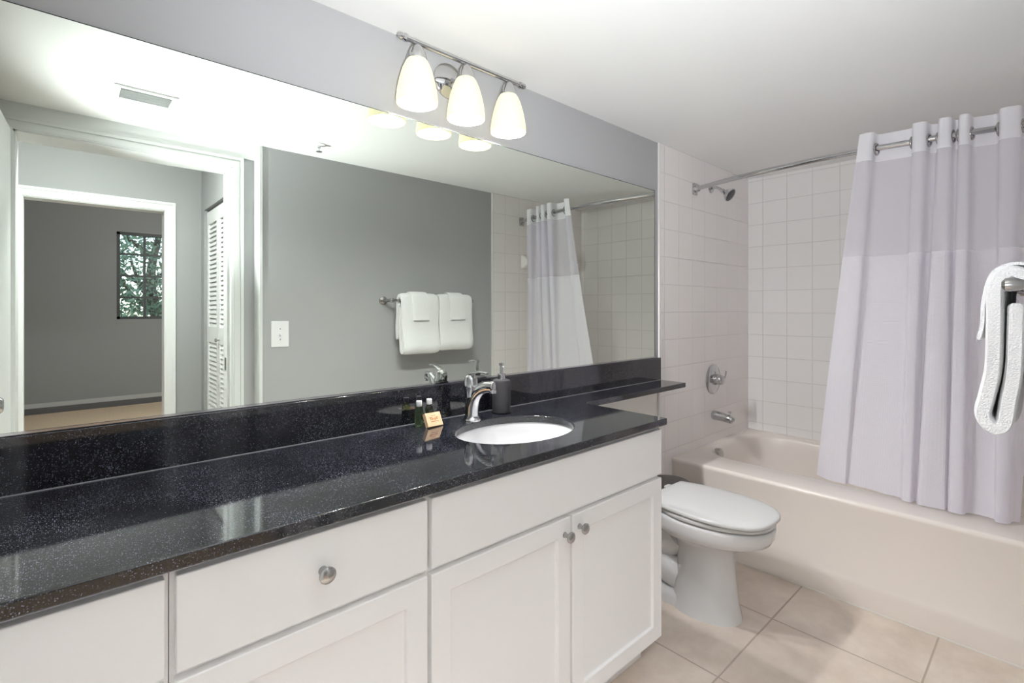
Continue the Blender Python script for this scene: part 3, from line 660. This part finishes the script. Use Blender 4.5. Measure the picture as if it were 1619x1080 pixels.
# ------------------------------------------------------------------ louvred bifold closet door
t = thing('bifold_door', (HX+.03, 2.9-4.2, 0), 'white louvred bifold closet door in the hall', 'closet door')
for (ya, yb) in ((2.9-4.600, 2.9-4.224), (2.9-4.218, 2.9-3.842)):
    x0, x1 = HX+.018, HX+.046; sw = .05
    b = MB(); b.box(x0, x1, ya, ya+sw, .012, 2.03).box(x0, x1, yb-sw, yb, .012, 2.03)
    for z0, z1 in ((.012, .16), (1.0, 1.12), (1.93, 2.03)): b.box(x0, x1, ya+sw, yb-sw, z0, z1)
    pn = b.build('panel', M['trim'], t, smooth=0)
    lb = MB()
    for z0, z1 in ((.16, 1.0), (1.12, 1.93)):
        nn = int((z1-z0)/.034)
        for k in range(nn):
            z = z0+(k+.5)*(z1-z0)/nn
            lb.add([(x0+.003, ya+sw, z-.017), (x0+.009, ya+sw, z-.020), (x1-.003, ya+sw, z+.017), (x1-.009, ya+sw, z+.02),
                    (x0+.003, yb-sw, z-.017), (x0+.009, yb-sw, z-.020), (x1-.003, yb-sw, z+.017), (x1-.009, yb-sw, z+.02)],
                   [(0,1,2,3), (7,6,5,4), (0,4,5,1), (1,5,6,2), (2,6,7,3), (3,7,4,0)])
    lb.build('louvres', M['trim'], pn, smooth=0)
MB().lathe([(.008, 0), (.007, .012), (.014, .018), (.016, .024), (.010, .03), (.001, .031)], (HX+.018, 2.9-4.178, 1.03), (-1,0,0), n=20).build('knob', M['nickel'], t)

# ------------------------------------------------------------------ small wall and ceiling things
t = thing('light_switch', (.9025, YW, 1.12), 'white light switch plate on the grey wall by the doorway', 'light switch')
MB().box(.855, .95, YW+.0005, YW+.007, 1.263-.216, 1.263-.070).build('plate', M['cap'], t, bevel=.004)
b = MB(); b.box(.8985, .9065, YW+.006, YW+.016, 1.112, 1.128); b.build('toggle', M['cap'], t, bevel=.0015)
for z in (1.09, 1.15): MB().lathe([(.0035, 0), (.0035, .0075), (.001, .0085)], (.9025, YW, z), (0,1,0), n=12).build('screw', M['nickel'], t)
t = thing('ceiling_vent', (.255, .30, CZ), 'white rectangular air vent on the ceiling seen in the mirror', 'vent')
x0, x1, y0, y1 = .15, .365, .225, .385
b = MB(); b.box(x0, x1, y0, y0+.022, CZ-.008, CZ-.0005).box(x0, x1, y1-.022, y1, CZ-.008, CZ-.0005).box(x0, x0+.022, y0+.022, y1-.022, CZ-.008, CZ-.0005).box(x1-.022, x1, y0+.022, y1-.022, CZ-.008, CZ-.0005)
b.build('vent_frame', M['trim'], t, smooth=0)
b = MB()
for k in range(7):
    y = y0+.03+k*(y1-y0-.06)/6
    b.add([(x0+.022, y-.004, CZ-.003), (x1-.022, y-.004, CZ-.003), (x1-.022, y+.008, CZ-.012), (x0+.022, y+.008, CZ-.012), (x0+.022, y-.004, CZ-.0045), (x1-.022, y-.004, CZ-.0045), (x1-.022, y+.008, CZ-.0135), (x0+.022, y+.008, CZ-.0135)],
          [(0,1,2,3), (7,6,5,4), (0,4,5,1), (1,5,6,2), (2,6,7,3), (3,7,4,0)])
b.build('louvres', M['trim'], t, smooth=0)
MB().box(x0+.022, x1-.022, y0+.022, y1-.022, CZ-.0016, CZ-.0006).build('duct_opening', mat('vent_grey', (.55,.55,.55), .8), t, smooth=0)
t = thing('fire_sprinkler', (1.031, .19, CZ), 'small white fire sprinkler on the ceiling seen in the mirror', 'sprinkler')
MB().lathe([(.036, -.0005), (.034, -.005), (.016, -.009)], (1.031, .19, CZ), n=28).build('escutcheon', M['cap'], t)
MB().lathe([(.008, -.008), (.008, -.02), (.004, -.022), (.004, -.038)], (1.031, .19, CZ), n=14).lathe([(.0165, -.038), (.0165, -.0405)], (1.031, .19, CZ), n=20).build('deflector', M['chrome'], t)
